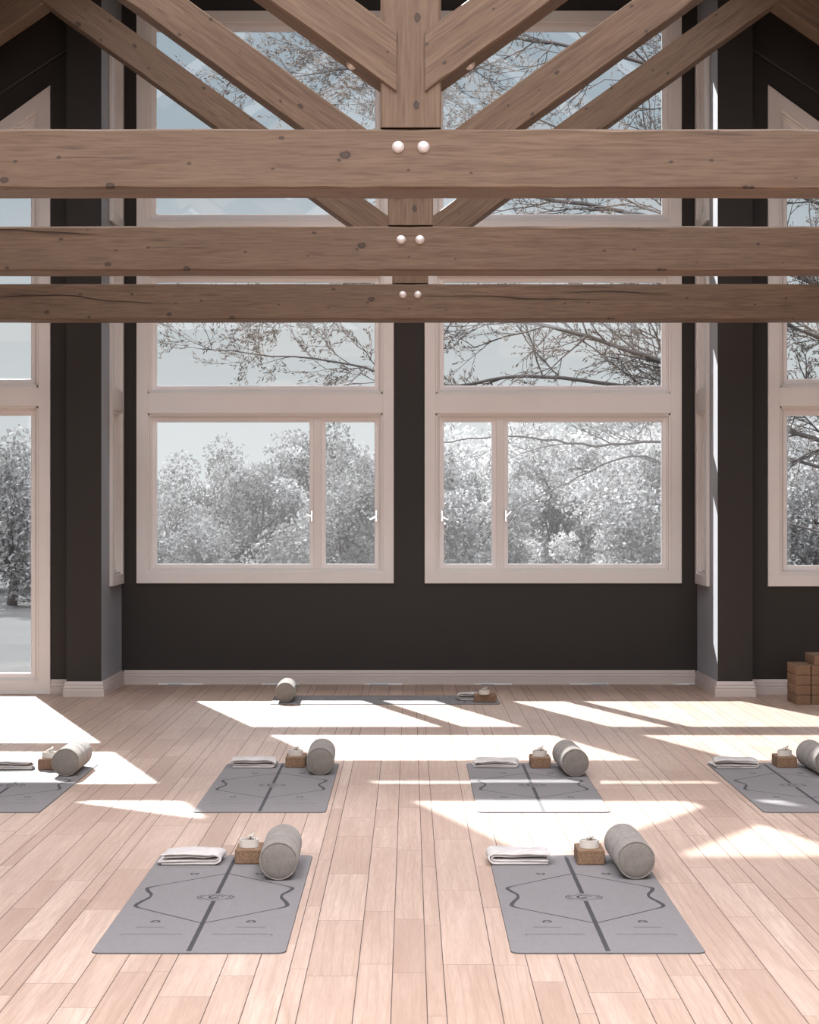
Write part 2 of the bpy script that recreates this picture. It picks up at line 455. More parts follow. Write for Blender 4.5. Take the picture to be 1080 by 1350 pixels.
def window(fn, outer_poly, casing, tiers, flip=False):
    """outer_poly bl,br,tr,tl; casing widths (side,bottom,top); tiers = [(z_rail_lo, z_rail_hi)...]; each opening gets sashes
       split at given mullions [(u, width)] and handles"""
    WN[0] += 1
    root = empty('window_%d' % WN[0], fn((outer_poly[0][0]+outer_poly[1][0])/2, 0, outer_poly[0][1])); struct(root)
    inv = root.location.copy()
    def lf(u, d, z): p = fn(u, d, z); return (p[0]-inv.x, p[1]-inv.y, p[2]-inv.z)
    inner = inset(outer_poly, casing)
    cm = MB(); cm.ring(outer_poly, inner, -.028, 0, lf)
    cm.ring(inset(outer_poly, casing-.008), inset(outer_poly, casing+.02), -.014, .02, lf)
    openings = []; zlo = inner[0][1]
    rails = [t for t in tiers if t[0] is not None]
    (a,b),(c,d),(e,f_),(g,h) = inner
    for t in tiers:
        lo, hi, mull, hnd = t
        if lo is None: lo = b
        poly = [(a,lo),(c,lo),(c,hi),(a,hi)] if hi is not None else [(a,lo),(c,lo),(e,f_),(g,h)]
        openings.append((poly, mull, hnd))
    for (p0, _, _), (p1, _, _) in zip(openings, openings[1:]):
        cm.prism([(a-.001,p0[2][1]),(c+.001,p0[2][1]),(c+.001,p1[0][1]),(a-.001,p1[0][1])], -.028, .0, lf)
        for zz, sgn in ((p0[2][1], -1), (p1[0][1], 1)):
            cm.prism([(a,zz+sgn*.02),(c,zz+sgn*.02),(c,zz-sgn*.008),(a,zz-sgn*.008)], -.014, .02, lf)
    cm.build('casing', m_white, root, bevel=.003)
    fm = MB()
    for (p0, _, _), (p1, _, _) in zip(openings, openings[1:]):
        fm.prism([(a,p0[2][1]),(c,p0[2][1]),(c,p1[0][1]),(a,p1[0][1])], .0, WT, lf)
    for poly, mull, hnd in openings:
        fr = inset(poly, .036)
        fm.ring([tuple(p) for p in inset(poly,-.012)], fr, .018, .10, lf)
        cuts = []; u0 = fr[0][0]
        for (mu, mw) in (mull or []):
            fm.prism([(mu-mw/2,fr[0][1]-.001),(mu+mw/2,fr[0][1]-.001),(mu+mw/2,fr[2][1]+.001),(mu-mw/2,fr[2][1]+.001)], .018, .09, lf)
            cuts.append((u0, mu-mw/2)); u0 = mu+mw/2
        cuts.append((u0, fr[1][0]))
        for k, (q0, q1) in enumerate(cuts):
            sp = cut(fr, q0, q1); si = inset(sp, .034)
            sm_ = MB(); sm_.ring(inset(sp,-.002), si, .035, .092, lf); sm_.ring(inset(sp,.024), inset(sp,.040), .044, .074, lf, 1)  # whiter bead ring stands in for the sunlit line round the glass
            so = sm_.build('sash', [m_sash, m_gloss], root, bevel=.003)
            pm = MB(); pm.prism(inset(sp,.03), .058, .064, lf); pm.build('pane', m_pane, so)
            if hnd and hnd[k]:
                hu, hz, du, dz = hnd[k]
                hm = MB(); handle(hm, lf, hu, hz, du, dz); hm.build('handle', m_chrome, so, bevel=.002)
    fm.build('frame', m_white, root, bevel=.003)
    return root
def rect(u0, u1, z0, z1): return [(u0,z0),(u1,z0),(u1,z1),(u0,z1)]
L_M = (None, 2.414); 
hz = 1.50
for s in (-1, 1):
    if s < 0:
        u0, u1 = -2.432, -.140
        mull = [(-.822, .068)]
        hnd = [(-.873, hz, -.05, .022), (-.297, hz, -.058, -.03)]
    else:
        u0, u1 = .135, 2.425
        mull = [(.808, .068)]
        hnd = [(.29, hz, .058, -.032), (.861, hz, .045, .05)]
    window(back, rect(u0,u1,.90,3.76), .097, [(None,2.414,mull,hnd),(2.59,None,None,None)])
    window(back, rect(u0,u1,4.03,6.0), .092, [(None,None,None,None)])
for fn in (bayL, bayR):
    window(fn, rect(15.95,16.60,.90,3.76), .09, [(None,2.414,None,None),(2.59,None,None,None)])
    window(fn, rect(15.95,16.60,4.03,5.65), .09, [(None,None,None,None)])
oL = [(-5.4,.001),(-3.027,.001),(-3.027,otop(3.027)),(-5.4,otop(5.4))]
oR = [(3.02,.91),(5.4,.91),(5.4,otop(5.4)),(3.02,otop(3.02))]
window(outer, oL, .1, [(None,2.427,[(-4.21,.07)],None),(2.588,None,None,None)])
window(outer, oR, .1, [(None,2.427,[(4.21,.07)],None),(2.588,None,None,None)])

# ---- floor vents along the back wall
def vent(u0, u1, g0, g1, label):
    x = (u0+u1)/2
    root = empty('floor_vent', (x, YB-.022, 0)); tag(root, label, 'vent', 'floor vents along the back baseboard')
    m1 = MB(); m1.prism([(u0-x,.0),(u1-x,.0),(u1-x,.001),(u0-x,.001)], 0, 1, lambda u, d, z: (u, -.020+.017*d, .0006+.009*d+z)); m1.box(u0-x, u1-x, -.0195, -.004, .0004, .0012); m1.build('trim_strip', m_gloss, root)
    m2 = MB(); m2.box(g0-x, g1-x, -.075, -.013, .0005, .003)
    for k in range(6): m2.box(g0-x+.004, g1-x-.004, -.07+k*.0095, -.066+k*.0095, .003, .0045)
    m2.build('grille', m_vent, root)
s_ = 16.61/2460
for a, b, c_, d_, lab in (
    (209,268,222,240,'floor vent at the foot of the back baseboard, leftmost one by the left bay corner'),
    (345,395,362,380,'floor vent behind the small bolster at the back wall'),
    (480,531,488,513,'floor vent at the back baseboard behind the middle of the sideways mat'),
    (625,675,634,652,'floor vent at the back baseboard behind the block on the sideways mat'),
    (752,802,779,800,'floor vent at the back baseboard right of the sideways mat'),
    (888,915,909,914,'short floor vent tucked into the right bay corner')):
    vent((a-540)*s_, (b-540)*s_, (c_-540)*s_, (d_-540)*s_, lab)

# ------------------------------------------------------------------ roof trusses
def timber(name, A0, A1, B0, B1, y0, y1, parent, n=40, ch=.010, seed=0, cracks=()):
    """A0-A1 lower edge and B0-B1 upper edge in (x,z); the local X axis of the grain runs along the member"""
    rnd = random.Random(seed)
    a0, a1, b0, b1 = map(Vector, (A0, A1, B0, B1))
    ax = ((a1+b1)/2 - (a0+b0)/2); L = ax.length; ax.normalize()
    mb = MB(); ring = []; grain = []
    off = Vector((seed*3.71, seed*1.37, seed*2.13))
    mid0 = (a0+b0)/2
    for i in range(n+1):
        t = i/n
        lo, hi = a0.lerp(a1, t), b0.lerp(b1, t)
        up = (hi-lo); H = up.length; up.normalize()
        c = [ch*(.6+.9*abs(mnoise.noise(Vector((t*L*3.0+7*k, seed*5.3, k*3.1))))) + (.004 if rnd.random() < .08 else 0) for k in range(4)]
        w = [.0035*mnoise.noise(Vector((t*L*2.2, k*9.1, seed*4.0))) for k in range(4)]
        sec = [(c[0], y0+w[0]), (H-c[1], y0+w[0]), (H+w[1], y0+c[1]), (H+w[1], y1-c[2]), (H-c[2], y1+w[2]), (c[3], y1+w[2]), (w[3], y1-c[3]), (w[3], y0+c[0])]
        for h, y in sec:
            p = lo + up*h
            ring.append((p.x, y, p.y))
            d = p - mid0
            grain.append(Vector((d.dot(ax), y-y0, d.x*-ax.y + d.y*ax.x)) + off)
    fs = []
    for i in range(n):
        for k in range(8):
            l = (k+1) % 8; fs.append((i*8+k, (i+1)*8+k, (i+1)*8+l, i*8+l))
    fs += [tuple(range(8)), tuple(range(n*8+7, n*8-1, -1))]
    mb.add(ring, fs)
    for pts in cracks:            # drying cracks: dark slivers on the front face
        up_, dn = [], []
        for j, (x, z, w) in enumerate(pts):
            zz = z + .003*mnoise.noise(Vector((x*9, seed, 1)))
            up_.append((x, y0-.0042, zz+w/2)); dn.append((x, y0-.0042, zz-w/2))
        m_ = len(pts)
        mb.add(up_+dn, [(j, j+1, m_+j+1, m_+j) for j in range(m_-1)], 1)
        grain += [Vector((0,0,0))]*(2*m_)
    o = mb.build(name, [m_timber, m_crack], parent)
    at = o.data.attributes.new('grain', 'FLOAT_VECTOR', 'POINT')
    for i, g in enumerate(grain): at.data[i].vector = g
    return o
def smooth_path(keys, n=24):
    out = []
    for i in range(n+1):
        x = keys[0][0] + (keys[-1][0]-keys[0][0])*i/n
        for (xa, za), (xb, zb) in zip(keys, keys[1:]):
            if xa <= x <= xb + 1e-9:
                t = (x-xa)/(xb-xa); t = t*t*(3-2*t); z = za + (zb-za)*t; break
        out.append((x, z))
    return out
def crack(keys, wmax):
    p = smooth_path(keys); n = len(p)
    return [(x, z, wmax*(.15+.85*math.sin(PI*i/(n-1))) * (.6+.8*abs(mnoise.noise(Vector((x*4,0,0)))))) for i, (x, z) in enumerate(p)]
A = .283; TK = .988
def tie(parent, cracks=()): return timber('tie_beam', (-6.2,0), (6.2,0), (-6.2,A), (6.2,A), 0, A, parent, 90, .011, 1, cracks)
Z0 = 3.075                                     # underside of the tie beams
def rel(z): return z - Z0
def bolt(parent, fn):
    mb = MB(); r = .029
    prof = [(0.0001,.021),(r*.35,.0195),(r*.65,.0155),(r*.88,.009),(r,.002),(r,-.004)]
    mb.lathe(prof, fn, 28); return mb.build('bolt', m_bolt, parent)
def make_truss():
    root = empty('roof_truss', (.006, 8.83*TK, EYE+(Z0-EYE)*TK)); root.scale = (TK, TK, TK)
    tie(root)
    timber('king_post', (-.1435, rel(3.366)), (-.1435, rel(7.85)), (.1435, rel(3.366)), (.1435, rel(7.85)), 0, A, root, 40, .012, 2)
    for s in (-1, 1):
        lo = lambda x: rel(3.53 + .725*(x-.068)); hi = lambda x: rel(3.82 + .725*(x-.068))
        timber('strut', (s*.068, lo(.068)), (s*2.94, lo(2.94)), (s*.068, hi(.068)), (s*2.74, hi(2.74)), -.014, A-.02, root, 40, .009, 3 if s < 0 else 4)
        rl = lambda x: rel(7.617 - .69*x); rh = lambda x: rel(7.925 - .69*x)
        timber('rafter', (s*6.2, rl(6.2)), (s*.145, rl(.145)), (s*6.2, rh(6.2)), (s*.145, rh(.145)), .0, A-.01, root, 50, .010, 5 if s < 0 else 6)
        bolt(root, (lambda s: (lambda a, b, h: (s*.06 + a, -h, rel(3.272) + b)))(s))
        # bolt through the underside of the strut
        ax = Vector((s*1, 0, .725)).normalized(); dn = Vector((s*.725, 0, -1)).normalized(); c = Vector((s*.285, .125, lo(.285)+.003))
        bolt(root, (lambda ax, dn, c: (lambda a, b, h: tuple(c + ax*a*.9 + Vector((0,1,0))*b*.9 + dn*h)))(ax, dn, c))
    return root
tr1 = make_truss()
tag(tr1, 'nearest roof truss, the largest timber truss with bolted post and braces', 'truss', 'timber roof trusses')
def px2(k, px, py):   # pixel on the front of truss k -> local x, z
    Y = 8.83 + 3.03*k; return ((px-540)*Y/2460 - .006, EYE + (672-py)*Y/2460 - Z0)
for k, lab, cr in ((1, 'middle roof truss, hung between the nearest and the farthest timber truss', [crack([px2(1,-60,302),px2(1,20,303),px2(1,60,306),px2(1,134,309)], .012)]),
                   (2, 'farthest roof truss, smallest in view, its beam split by long cracks', [
                       crack([px2(2,-40,394),px2(2,30,390),px2(2,85,389),px2(2,150,397),px2(2,228,401)], .010),
                       crack([px2(2,556,391),px2(2,640,390),px2(2,700,394),px2(2,820,395)], .009),
                       crack([px2(2,738,386),px2(2,800,384),px2(2,884,388)], .011)])):
    t = copy_tree(tr1); t.location = (.006, (8.83 + 3.03*k)*TK, EYE+(Z0-EYE)*TK); tag(t, lab)
    for ch in [x for x in bpy.data.objects if x.parent == t and x.name.startswith('tie_beam')]:
        new = tie(t, cr); nm = ch.name; ch_me = new.data; ch.data = ch_me; bpy.data.objects.remove(new)

# ------------------------------------------------------------------ yoga sets
def strip(mb, pts, w, z, m=1):
    """flat ribbon along pts (u,v); w scalar or list of widths"""
    P = [Vector(p) for p in pts]; vs = []
    for i, p in enumerate(P):
        t = (P[min(i+1,len(P)-1)] - P[max(i-1,0)]).normalized(); n_ = Vector((-t.y, t.x))
        ww = (w[i] if isinstance(w, (list, tuple)) else w)/2
        vs += [(p.x+n_.x*ww, p.y+n_.y*ww, z), (p.x-n_.x*ww, p.y-n_.y*ww, z)]
    mb.add(vs, [(2*i, 2*i+1, 2*i+3, 2*i+2) for i in range(len(P)-1)], m)
def bez(keys, n=8):
    """Catmull-Rom through keys"""
    k = [Vector(keys[0])]+[Vector(q) for q in keys]+[Vector(keys[-1])]; out = []
    for i in range(1, len(k)-2):
        for j in range(n):
            t = j/n; a, b, c, d = k[i-1], k[i], k[i+1], k[i+2]
            out.append(.5*((2*b)+(-a+c)*t+(2*a-5*b+4*c-d)*t*t+(-a+3*b-3*c+d)*t**3))
    out.append(Vector(keys[-1])); return [tuple(p) for p in out]
def make_mat():
    mb = MB(); W, L, T, r = .342, 1.85, .0055, .035
    pts = []
    for cx, cy, a0 in ((W-r, r, -90), (W-r, L-r, 0), (-W+r, L-r, 90), (-W+r, r, 180)):
        for k in range(7):
            a = R(a0 + 15*k); pts.append((cx + r*math.cos(a), cy + r*math.sin(a)))
    n = len(pts); e = .0014
    def off(p, q): return tuple(p[i]*(1 - q/ (W if i == 0 else 5)) for i in (0,1))
    lay = [(pts, .0004), (pts, T-e), ([((p[0])*(1-e/W), L/2+(p[1]-L/2)*(1-e/(L/2))) for p in pts], T)]
    vs = [(x, y, z) for pp, z in lay for x, y in pp]; fs = [tuple(range(n-1,-1,-1)), tuple(range(2*n, 3*n))]
    ms = []
    for j in (0, 1):
        for i in range(n):
            l = (i+1) % n; fs.append((j*n+i, j*n+l, (j+1)*n+l, (j+1)*n+i))
    mb.add(vs, fs[:2], 0); mb.add(vs, fs[2:], 2)
    z = T + .0004
    # centre line with the emblem gap and a diamond at the head
    strip(mb, [(0,.022),(0,.862)], .0175, z); strip(mb, [(0,1.008),(0,1.79)], [.0175,.0165], z)
    mb.add([(0,1.80,z),(.009,1.815,z),(0,1.83,z),(-.009,1.815,z)], [(0,1,2,3)], 1)
    mb.add([(-.009,-.0006,.001),(.009,-.0006,.001),(.009,-.0006,T-e),(-.009,-.0006,T-e)], [(0,1,2,3)], 1)
    for s in (-1, 1):
        strip(mb, [(0,1.425),(s*.262,1.165)], .0088, z)
        strip(mb, [(0,.465),(s*.262,.722)], .0088, z)
        c = bez([(s*.262,1.165),(s*.288,1.135),(s*.297,1.105),(s*.285,1.05),(s*.267,1.0),(s*.2615,.955)], 6)
        n_ = len(c); strip(mb, c, [.0085+.009*math.sin(PI*min(1,(i/(n_-1))*1.02))**.7 for i in range(n_)], z)
        c = bez([(s*.2615,.955),(s*.267,.915),(s*.284,.855),(s*.297,.79),(s*.288,.75),(s*.262,.722)], 6)
        n_ = len(c); strip(mb, c, [.0085+.009*math.sin(PI*min(1,(i/(n_-1))*1.02))**.7 for i in range(n_)], z)
        # small foot marks: arch over a bar
        for v, sg, q in ((1.425, -1, .139), (.485, 1, .18)):
            arc = [(s*q + .015*math.cos(R(a)), v + sg*(.030*math.sin(R(a)))) for a in range(0, 181, 20)]
            strip(mb, arc, .0085, z); strip(mb, [(s*q-.019, v), (s*q+.019, v)], .009, z)
        strip(mb, [(s*.133,.40),(s*.24,.40)], .0055, z)
        strip(mb, bez([(s*.055,.285),(s*.16,.285),(s*.255,.285),(s*.270,.280),(s*.276,.268)], 5), .0055, z)
    # emblem: scalloped double outline with a swirl
    def orn(k, ph=0):
        out = []
        for i in range(49):
            a = 2*PI*i/48; rr = k*(1 + .10*math.cos(4*a)); out.append((rr*1.05*math.cos(a), .935 + rr*math.sin(a)))
        return out
    strip(mb, orn(.052), .0055, z)
    for s in (-1, 1):
        for a in (0, ):
            strip(mb, bez([(s*.074,.935),(s*.062,.965),(s*.046,.978)], 5), .0055, z)
            strip(mb, bez([(s*.074,.935),(s*.062,.905),(s*.046,.892)], 5), .0055, z)
    sw = [(.030*math.cos(a)*(1-.35*a/6.28), .935 + .040*math.sin(a)*(1-.35*a/6.28)) for a in [i*.3 for i in range(20)]]
    strip(mb, sw, [.003+.008*math.sin(PI*i/19) for i in range(20)], z)
    strip(mb, [(-.012,.918),(.0,.928),(.014,.945)], [.004,.016,.006], z)
    o = mb.build('yoga_mat', [m_mat, m_line, m_edge], recalc=False)
    return o
def make_bolster():
    root = empty('bolster'); r, L = .081, .455
    def ax(a, b, h): return (a, h, r + b)
    mb = MB(); pr = []
    for i in range(61):
        h = .010 + (L-.02)*i/60; q = r
        for sm in (.155, .285):
            d = abs(h-sm); q -= .0035*math.exp(-(d/.006)**2); q += .0012*math.exp(-((d-.012)/.01)**2)
        pr.append((q, h))
    pr = [(r-.006, .003),(r-.0025,.0055)] + pr + [(r-.0025,L-.0055),(r-.006,L-.003)]
    mb.lathe(pr, ax, 56); mb.build('body', m_felt, root)
    for e in (0, 1):
        mb = MB(); y = lambda q: q if e == 0 else L-q
        mb.lathe([(.0005,y(-.0035)),(r*.5,y(-.0025)),(r*.8,y(0)),(r-.009,y(.004)),(r-.004,y(.0075))], ax, 56); mb.build('end_panel', m_felt2, root)
        mb = MB()
        ring = [(0,0)]
        tp = [((r-.004)*math.cos(2*PI*k/56), y(.005), r+(r-.004)*math.sin(2*PI*k/56)) for k in range(57)]
        mb.tube(tp, .0032, 6, cap=False); mb.build('piping', m_felt, root)
    return root
def make_block(w=.12, d=.18, h=.066, name='cork_block'):
    mb = MB(); mb.box(-w/2, w/2, 0, d, 0, h); return mb.build(name, m_cork, bevel=.006)
def make_strap(seed=0):
    rnd = random.Random(seed)
    root = empty('yoga_strap'); mb = MB(); H = .034; pts = []
    turns = 2.6; n = 100
    for i in range(n+1):
        a = 2*PI*turns*i/n + PI*1.2
        k = .80 + .20*i/n
        pts.append((.043*k*math.cos(a), .036*k*math.sin(a)))
    # the loose tail
    t = Vector(pts[-1])-Vector(pts[-2]); t.normalize()
    for j in range(1, 6): pts.append((pts[n][0]+t.x*.006*j, pts[n][1]+t.y*.006*j+.0004*j*j))
    vs = [(x, y, .0005) for x, y in pts] + [(x, y, H) for x, y in pts]; m_ = len(pts)
    mb.add(vs, [(i, i+1, m_+i+1, m_+i) for i in range(m_-1)], 0, False)
    o = mb.build('webbing', m_strap, root, recalc=False)
    s = o.modifiers.new('thick', 'SOLIDIFY'); s.thickness = .0032; s.offset = 0
    # end of the webbing folded up through two rings
    mb = MB()
    fl = bez([(-.012,.004,),(.0,.006),(.014,.002),(.026,-.006)], 5)
    m_ = len(fl); vs = []
    for i, (x, y) in enumerate(fl):
        zz = H + .002 + .014*math.sin(PI*i/(m_-1))
        vs += [(x, y-.012, zz), (x, y+.012, zz)]
    mb.add(vs, [(2*i, 2*i+1, 2*i+3, 2*i+2) for i in range(m_-1)], 0, True)
    o = mb.build('strap_end', m_strap, root, recalc=False)
    s = o.modifiers.new('thick', 'SOLIDIFY'); s.thickness = .003; s.offset = 0
    for q in (0, 1):
        mb = MB(); pts = []
        for k in range(21):
            a = 2*PI*k/20
            pts.append((.010+.004*q+.017*math.cos(a)*.5, -.002+.006*q+.014*math.sin(a), H+.012+.014*math.cos(a)*(1 if q else .8)))
        mb.tube(pts, .0022, 6, cap=False); mb.build('ring', m_metal, root)
    return root
def make_towel(seed, nu=2, W=.265, D=.17, fold='right', H=.052):
    """towel folded twice: nested turns, the fold at one side and the loose edges at the other"""
    rnd = random.Random(seed*17+3); mirror = -1 if fold == 'left' else 1
    mb = MB(); m_ = 11; st = (H-.012)/(2*nu-1+.6)
    for k in range(nu):
        zb, zt = .006 + st*k, H - .006 - st*k; r = (zt-zb)/2
        xr = W/2 - r - .012*k - .003
        xl0, xl1 = -W/2 + rnd.uniform(0, .022), -W/2 + rnd.uniform(.004, .034)
        path = [(xl0 + (xr-xl0)*i/12, zb, 0) for i in range(13)]
        path += [(xr + (r+.006)*math.sin(R(a)), (zb+zt)/2 - r*math.cos(R(a)), a/180) for a in range(18, 180, 18)]
        path += [(xr + (xl1-xr)*i/12, zt, 1) for i in range(13)]
        sk0, sk1 = rnd.uniform(-.012, .012), rnd.uniform(-.018, .018)
        vs = []
        for x, z, top in path:
            for j in range(m_):
                v = j/(m_-1); q = Vector((x*11, v*2.0, seed*3.3 + k*.21 + top*.25))
                dz = (.0065*mnoise.noise(q) + .003*mnoise.noise(q*2.7))*(z/H)*1.5
                e = max(0, (-x - W*.30)/(W*.2)); dz -= e*e*.010*(z/H)          # loose edges sink a little
                dz -= .005*(z/H)*abs(2*v-1)**5
                dx = .011*mnoise.noise(Vector((z*40, v*2.3, seed*7.7+k))) + (v-.5)*(sk0 + (sk1-sk0)*top)
                dy = .012*mnoise.noise(Vector((x*7, z*70, seed*2.7+k))) + (sk1*x/W*1.2 if top > .5 else sk0*x/W)
                vs.append((mirror*(x+dx), v*D + dy + .006*k, max(.006, z+dz)))
        n_ = len(path)
        mb.add(vs, [(i*m_+j, i*m_+j+1, (i+1)*m_+j+1, (i+1)*m_+j) for i in range(n_-1) for j in range(m_-1)], 0, True)
    o = mb.build('folded_towel', m_towel, recalc=False)
    s = o.modifiers.new('thick', 'SOLIDIFY'); s.thickness = .0098; s.offset = 0
    s2 = o.modifiers.new('soft', 'SUBSURF'); s2.levels = 1; s2.render_levels = 2
    return o

mat0 = make_mat(); bol0 = make_bolster(); blk0 = make_block(); str0 = make_strap()
used = set()
def put(proto, loc, rz, label, cat, group):
    o = proto if proto.name not in used else copy_tree(proto)
    used.add(proto.name)
    o.location = loc; o.rotation_euler = (0, 0, rz); return tag(o, label, cat, group)
MT = .0062; BH = .066
sets = [  # mat centre x, near y, place name, bolster (u, v, turn), block (u,v,turn), towel (u, v, layers, spiral, turn), label extras
 (-.776, 6.53, 'front left', (.228,1.265,1), (.072,1.625,0), (-.185,1.60,4,'right',0,.052)),
 ( .698, 6.53, 'front right', (.252,1.285,1), (.095,1.61,0), (-.212,1.61,4,'left',0,.052)),
 (-.772, 9.57, 'second row, left of centre', (.25,1.32,1), (.086,1.64,0), (-.175,1.62,4,'right',0,.05)),
 ( .690, 9.57, 'second row, right of centre', (.272,1.25,2.5), (.098,1.61,0), (-.18,1.63,3,'right',0,.044)),
 (-2.240, 9.57, 'second row, cut by the left edge', (.24,1.27,0), (.085,1.54,0), (-.145,1.55,4,'left',3,.05)),
 ( 2.160, 9.57, 'second row, cut by the right edge', (.27,1.25,2), (.108,1.63,0), (-.205,1.60,3,'right',0,.05)),
]
lab = ('front left grey yoga mat with charcoal guide lines, wholly in shade', 'front right grey yoga mat with charcoal guide lines, its head against a sun patch',
       'grey yoga mat in the second row, left of centre, wholly in shade', 'grey yoga mat in the second row, crossed by two bands of sunlight',
       'grey yoga mat in the second row, cut off by the left edge', 'grey yoga mat in the second row, cut off by the right edge')
for i, (mx, my, place, bo, bl, to) in enumerate(sets):
    put(mat0, (mx, my, 0), 0, lab[i], 'yoga mat', 'grey yoga mats on the floor')
    put(bol0, (mx+bo[0], my+bo[1], MT), R(bo[2]), 'grey felt bolster on a mat, ' + place, 'bolster', 'grey felt bolsters on the mats')
    put(blk0, (mx+bl[0], my+bl[1], MT-.0004), R(bl[2]), 'cork block on a mat, ' + place, 'yoga block', 'cork blocks on the mats')
    put(str0, (mx+bl[0]-.004, my+bl[1]+.062, MT+BH), R((0,-10,0,10,15,0)[i]), 'coiled cream strap on a cork block, ' + place, 'strap', 'coiled cream straps on the blocks')
    tw = make_towel(i+1, 2, .275, .17, to[3], to[5]*1.1)
    tw.location = (mx+to[0], my+to[1], MT-.0004); tw.rotation_euler = (0,0,R(to[4]))
    tag(tw, 'folded cream towel on a mat, ' + place, 'towel', 'folded cream towels on the mats')
# the teacher's mat lies crosswise in front of the back wall
BX = -.197; BY = 14.90
put(mat0, (BX+.925, BY+.342, 0), R(90), 'grey yoga mat lying sideways near the back wall, lit by the sun', 'yoga mat', 'grey yoga mats on the floor')
put(bol0, (-1.0, 14.98, MT), R(1), 'round grey felt bolster on the left end of the sideways mat by the back wall', 'bolster', 'grey felt bolsters on the mats')
put(blk0, (.521, 15.06, MT-.0004), R(-90), 'cork block on the right end of the sideways mat by the back wall', 'yoga block', 'cork blocks on the mats')
put(str0, (.60, 15.00, MT+BH), R(20), 'coiled cream strap on the block of the sideways mat by the back wall', 'strap', 'coiled cream straps on the blocks')
tw = make_towel(9, 2, .20, .15, 'left', .062); tw.location = (.50, 15.15, MT-.0004); tw.rotation_euler = (0,0,R(4))
tag(tw, 'folded cream towel behind the block on the sideways mat by the back wall', 'towel', 'folded cream towels on the mats')

# ---- pile of cork blocks against the right outer wall
G = 'piled cork blocks by the right wall'
bigA = make_block(.118, .36, .0775, 'cork_block'); bigB = make_block(.118, .178, .0775, 'cork_block')
PX, PY, PH = 3.083, 14.87, .079
first = {}
def pile(proto, x, y, k, label):
    o = proto if proto not in first else proto.copy()
    if proto in first: C.objects.link(o)
    first[proto] = 1
    o.location = (x, y, k*PH + .0005); tag(o, label, 'yoga block', G)
rows = ('bottom', 'second', 'third', 'fourth')
for k in range(4):
    for c_, side in ((0, 'left'), (1, 'right')):
        x = PX + .059 + c_*.124
        if k % 2 == 0:
            pile(bigB, x, PY, k, '%s cork block, front half of the %s row in the pile by the wall' % (side, rows[k]))
            if c_ == 0: pile(bigB, x, PY+.182, k, '%s cork block, rear half of the %s row in the pile by the wall' % (side, rows[k]))
        else:
            pile(bigA, x, PY, k, 'long %s cork block of the %s row in the pile by the wall' % (side, rows[k]))
pile(bigA, PX+.145+.059, PY-.0, 4, 'topmost cork block, lying alone on the pile by the right wall')

# ------------------------------------------------------------------ outdoors
mb = MB(); mb.add([(-90,YB+.4,-.9),(90,YB+.4,-.9),(90,160,-.9),(-90,160,-.9)], [(0,1,2,3)])
mb.box(-90, 90, -40, YB+.4, -1.1, -.9)
g = mb.build('ground', m_ground, recalc=False); struct(g)

def leaf_mesh(name, mat, leaves, parent):
    """leaves: (centre, axis, width vector, shade)"""
    vs, fs, sh = [], [], []
    for c, a, w, q in leaves:
        o = len(vs); vs += [c-a, c+w, c+a, c-w]; fs.append((o,o+1,o+2,o+3)); sh += [q]*4
    me = bpy.data.meshes.new(name); me.from_pydata([tuple(v) for v in vs], [], fs); me.materials.append(mat)
    at = me.attributes.new('shade', 'FLOAT', 'POINT'); at.data.foreach_set('value', sh)
    ob = bpy.data.objects.new(name, me); C.objects.link(ob); ob.parent = parent; return ob
def rvec(rnd):
    while True:
        v = Vector((rnd.uniform(-1,1), rnd.uniform(-1,1), rnd.uniform(-1,1)))
        if .05 < v.length < 1: return v
def make_tree(seed, mat, rad, hgt, nleaf, size, kindname):
    rnd = random.Random(seed); root = empty(kindname)
    tb = MB(); tb.tube([(0,0,0),(.08,0,hgt*.2),(-.05,.05,hgt*.42),(.05,0,hgt*.68)], [.13,.11,.08,.03], 7)
    cl = []
    for k in range(46):
        v = rvec(rnd).normalized()*rnd.uniform(.45, 1)
        p = Vector((v.x*rad, v.y*rad*.8, hgt*.49 + v.z*hgt*.49)); cl.append((p, rnd.uniform(.32,.62)*rad*.55, rnd.random()))
    for p, _, _ in cl[:16]:
        a = Vector((0,0,hgt*rnd.uniform(.15,.5))); m_ = (a+p)/2 + rvec(rnd)*.2
        tb.tube([a, m_, p], [.05,.03,.012], 5)
    lv = []
    for i in range(nleaf):
        p, r, q = rnd.choice(cl)
        c = p + rvec(rnd)*r
        if c.z < .05: c.z = rnd.uniform(.05,.5)
        a = rvec(rnd).normalized(); w = a.cross(rvec(rnd)).normalized()
        s_ = size*rnd.uniform(.6,1.4)
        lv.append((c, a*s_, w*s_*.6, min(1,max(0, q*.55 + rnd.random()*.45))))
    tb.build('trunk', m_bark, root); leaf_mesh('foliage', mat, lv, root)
    return root
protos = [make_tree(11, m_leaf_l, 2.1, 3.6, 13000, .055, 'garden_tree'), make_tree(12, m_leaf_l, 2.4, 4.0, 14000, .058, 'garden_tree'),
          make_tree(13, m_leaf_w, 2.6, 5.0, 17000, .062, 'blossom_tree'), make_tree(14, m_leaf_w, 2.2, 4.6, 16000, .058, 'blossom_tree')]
tuse = set()
def tree(k, px, Y, sz, rz, label, group, zs=1):
    o = protos[k] if k not in tuse else copy_tree(protos[k]); tuse.add(k)
    o.location = ((px-540)*Y/2460, Y, -.9); o.rotation_euler = (0,0,rz); o.scale = (sz, sz, sz*zs)
    tag(o, label, 'tree', group)
GL, GR = 'grey trees beyond the left windows', 'white blossoming trees beyond the right windows'
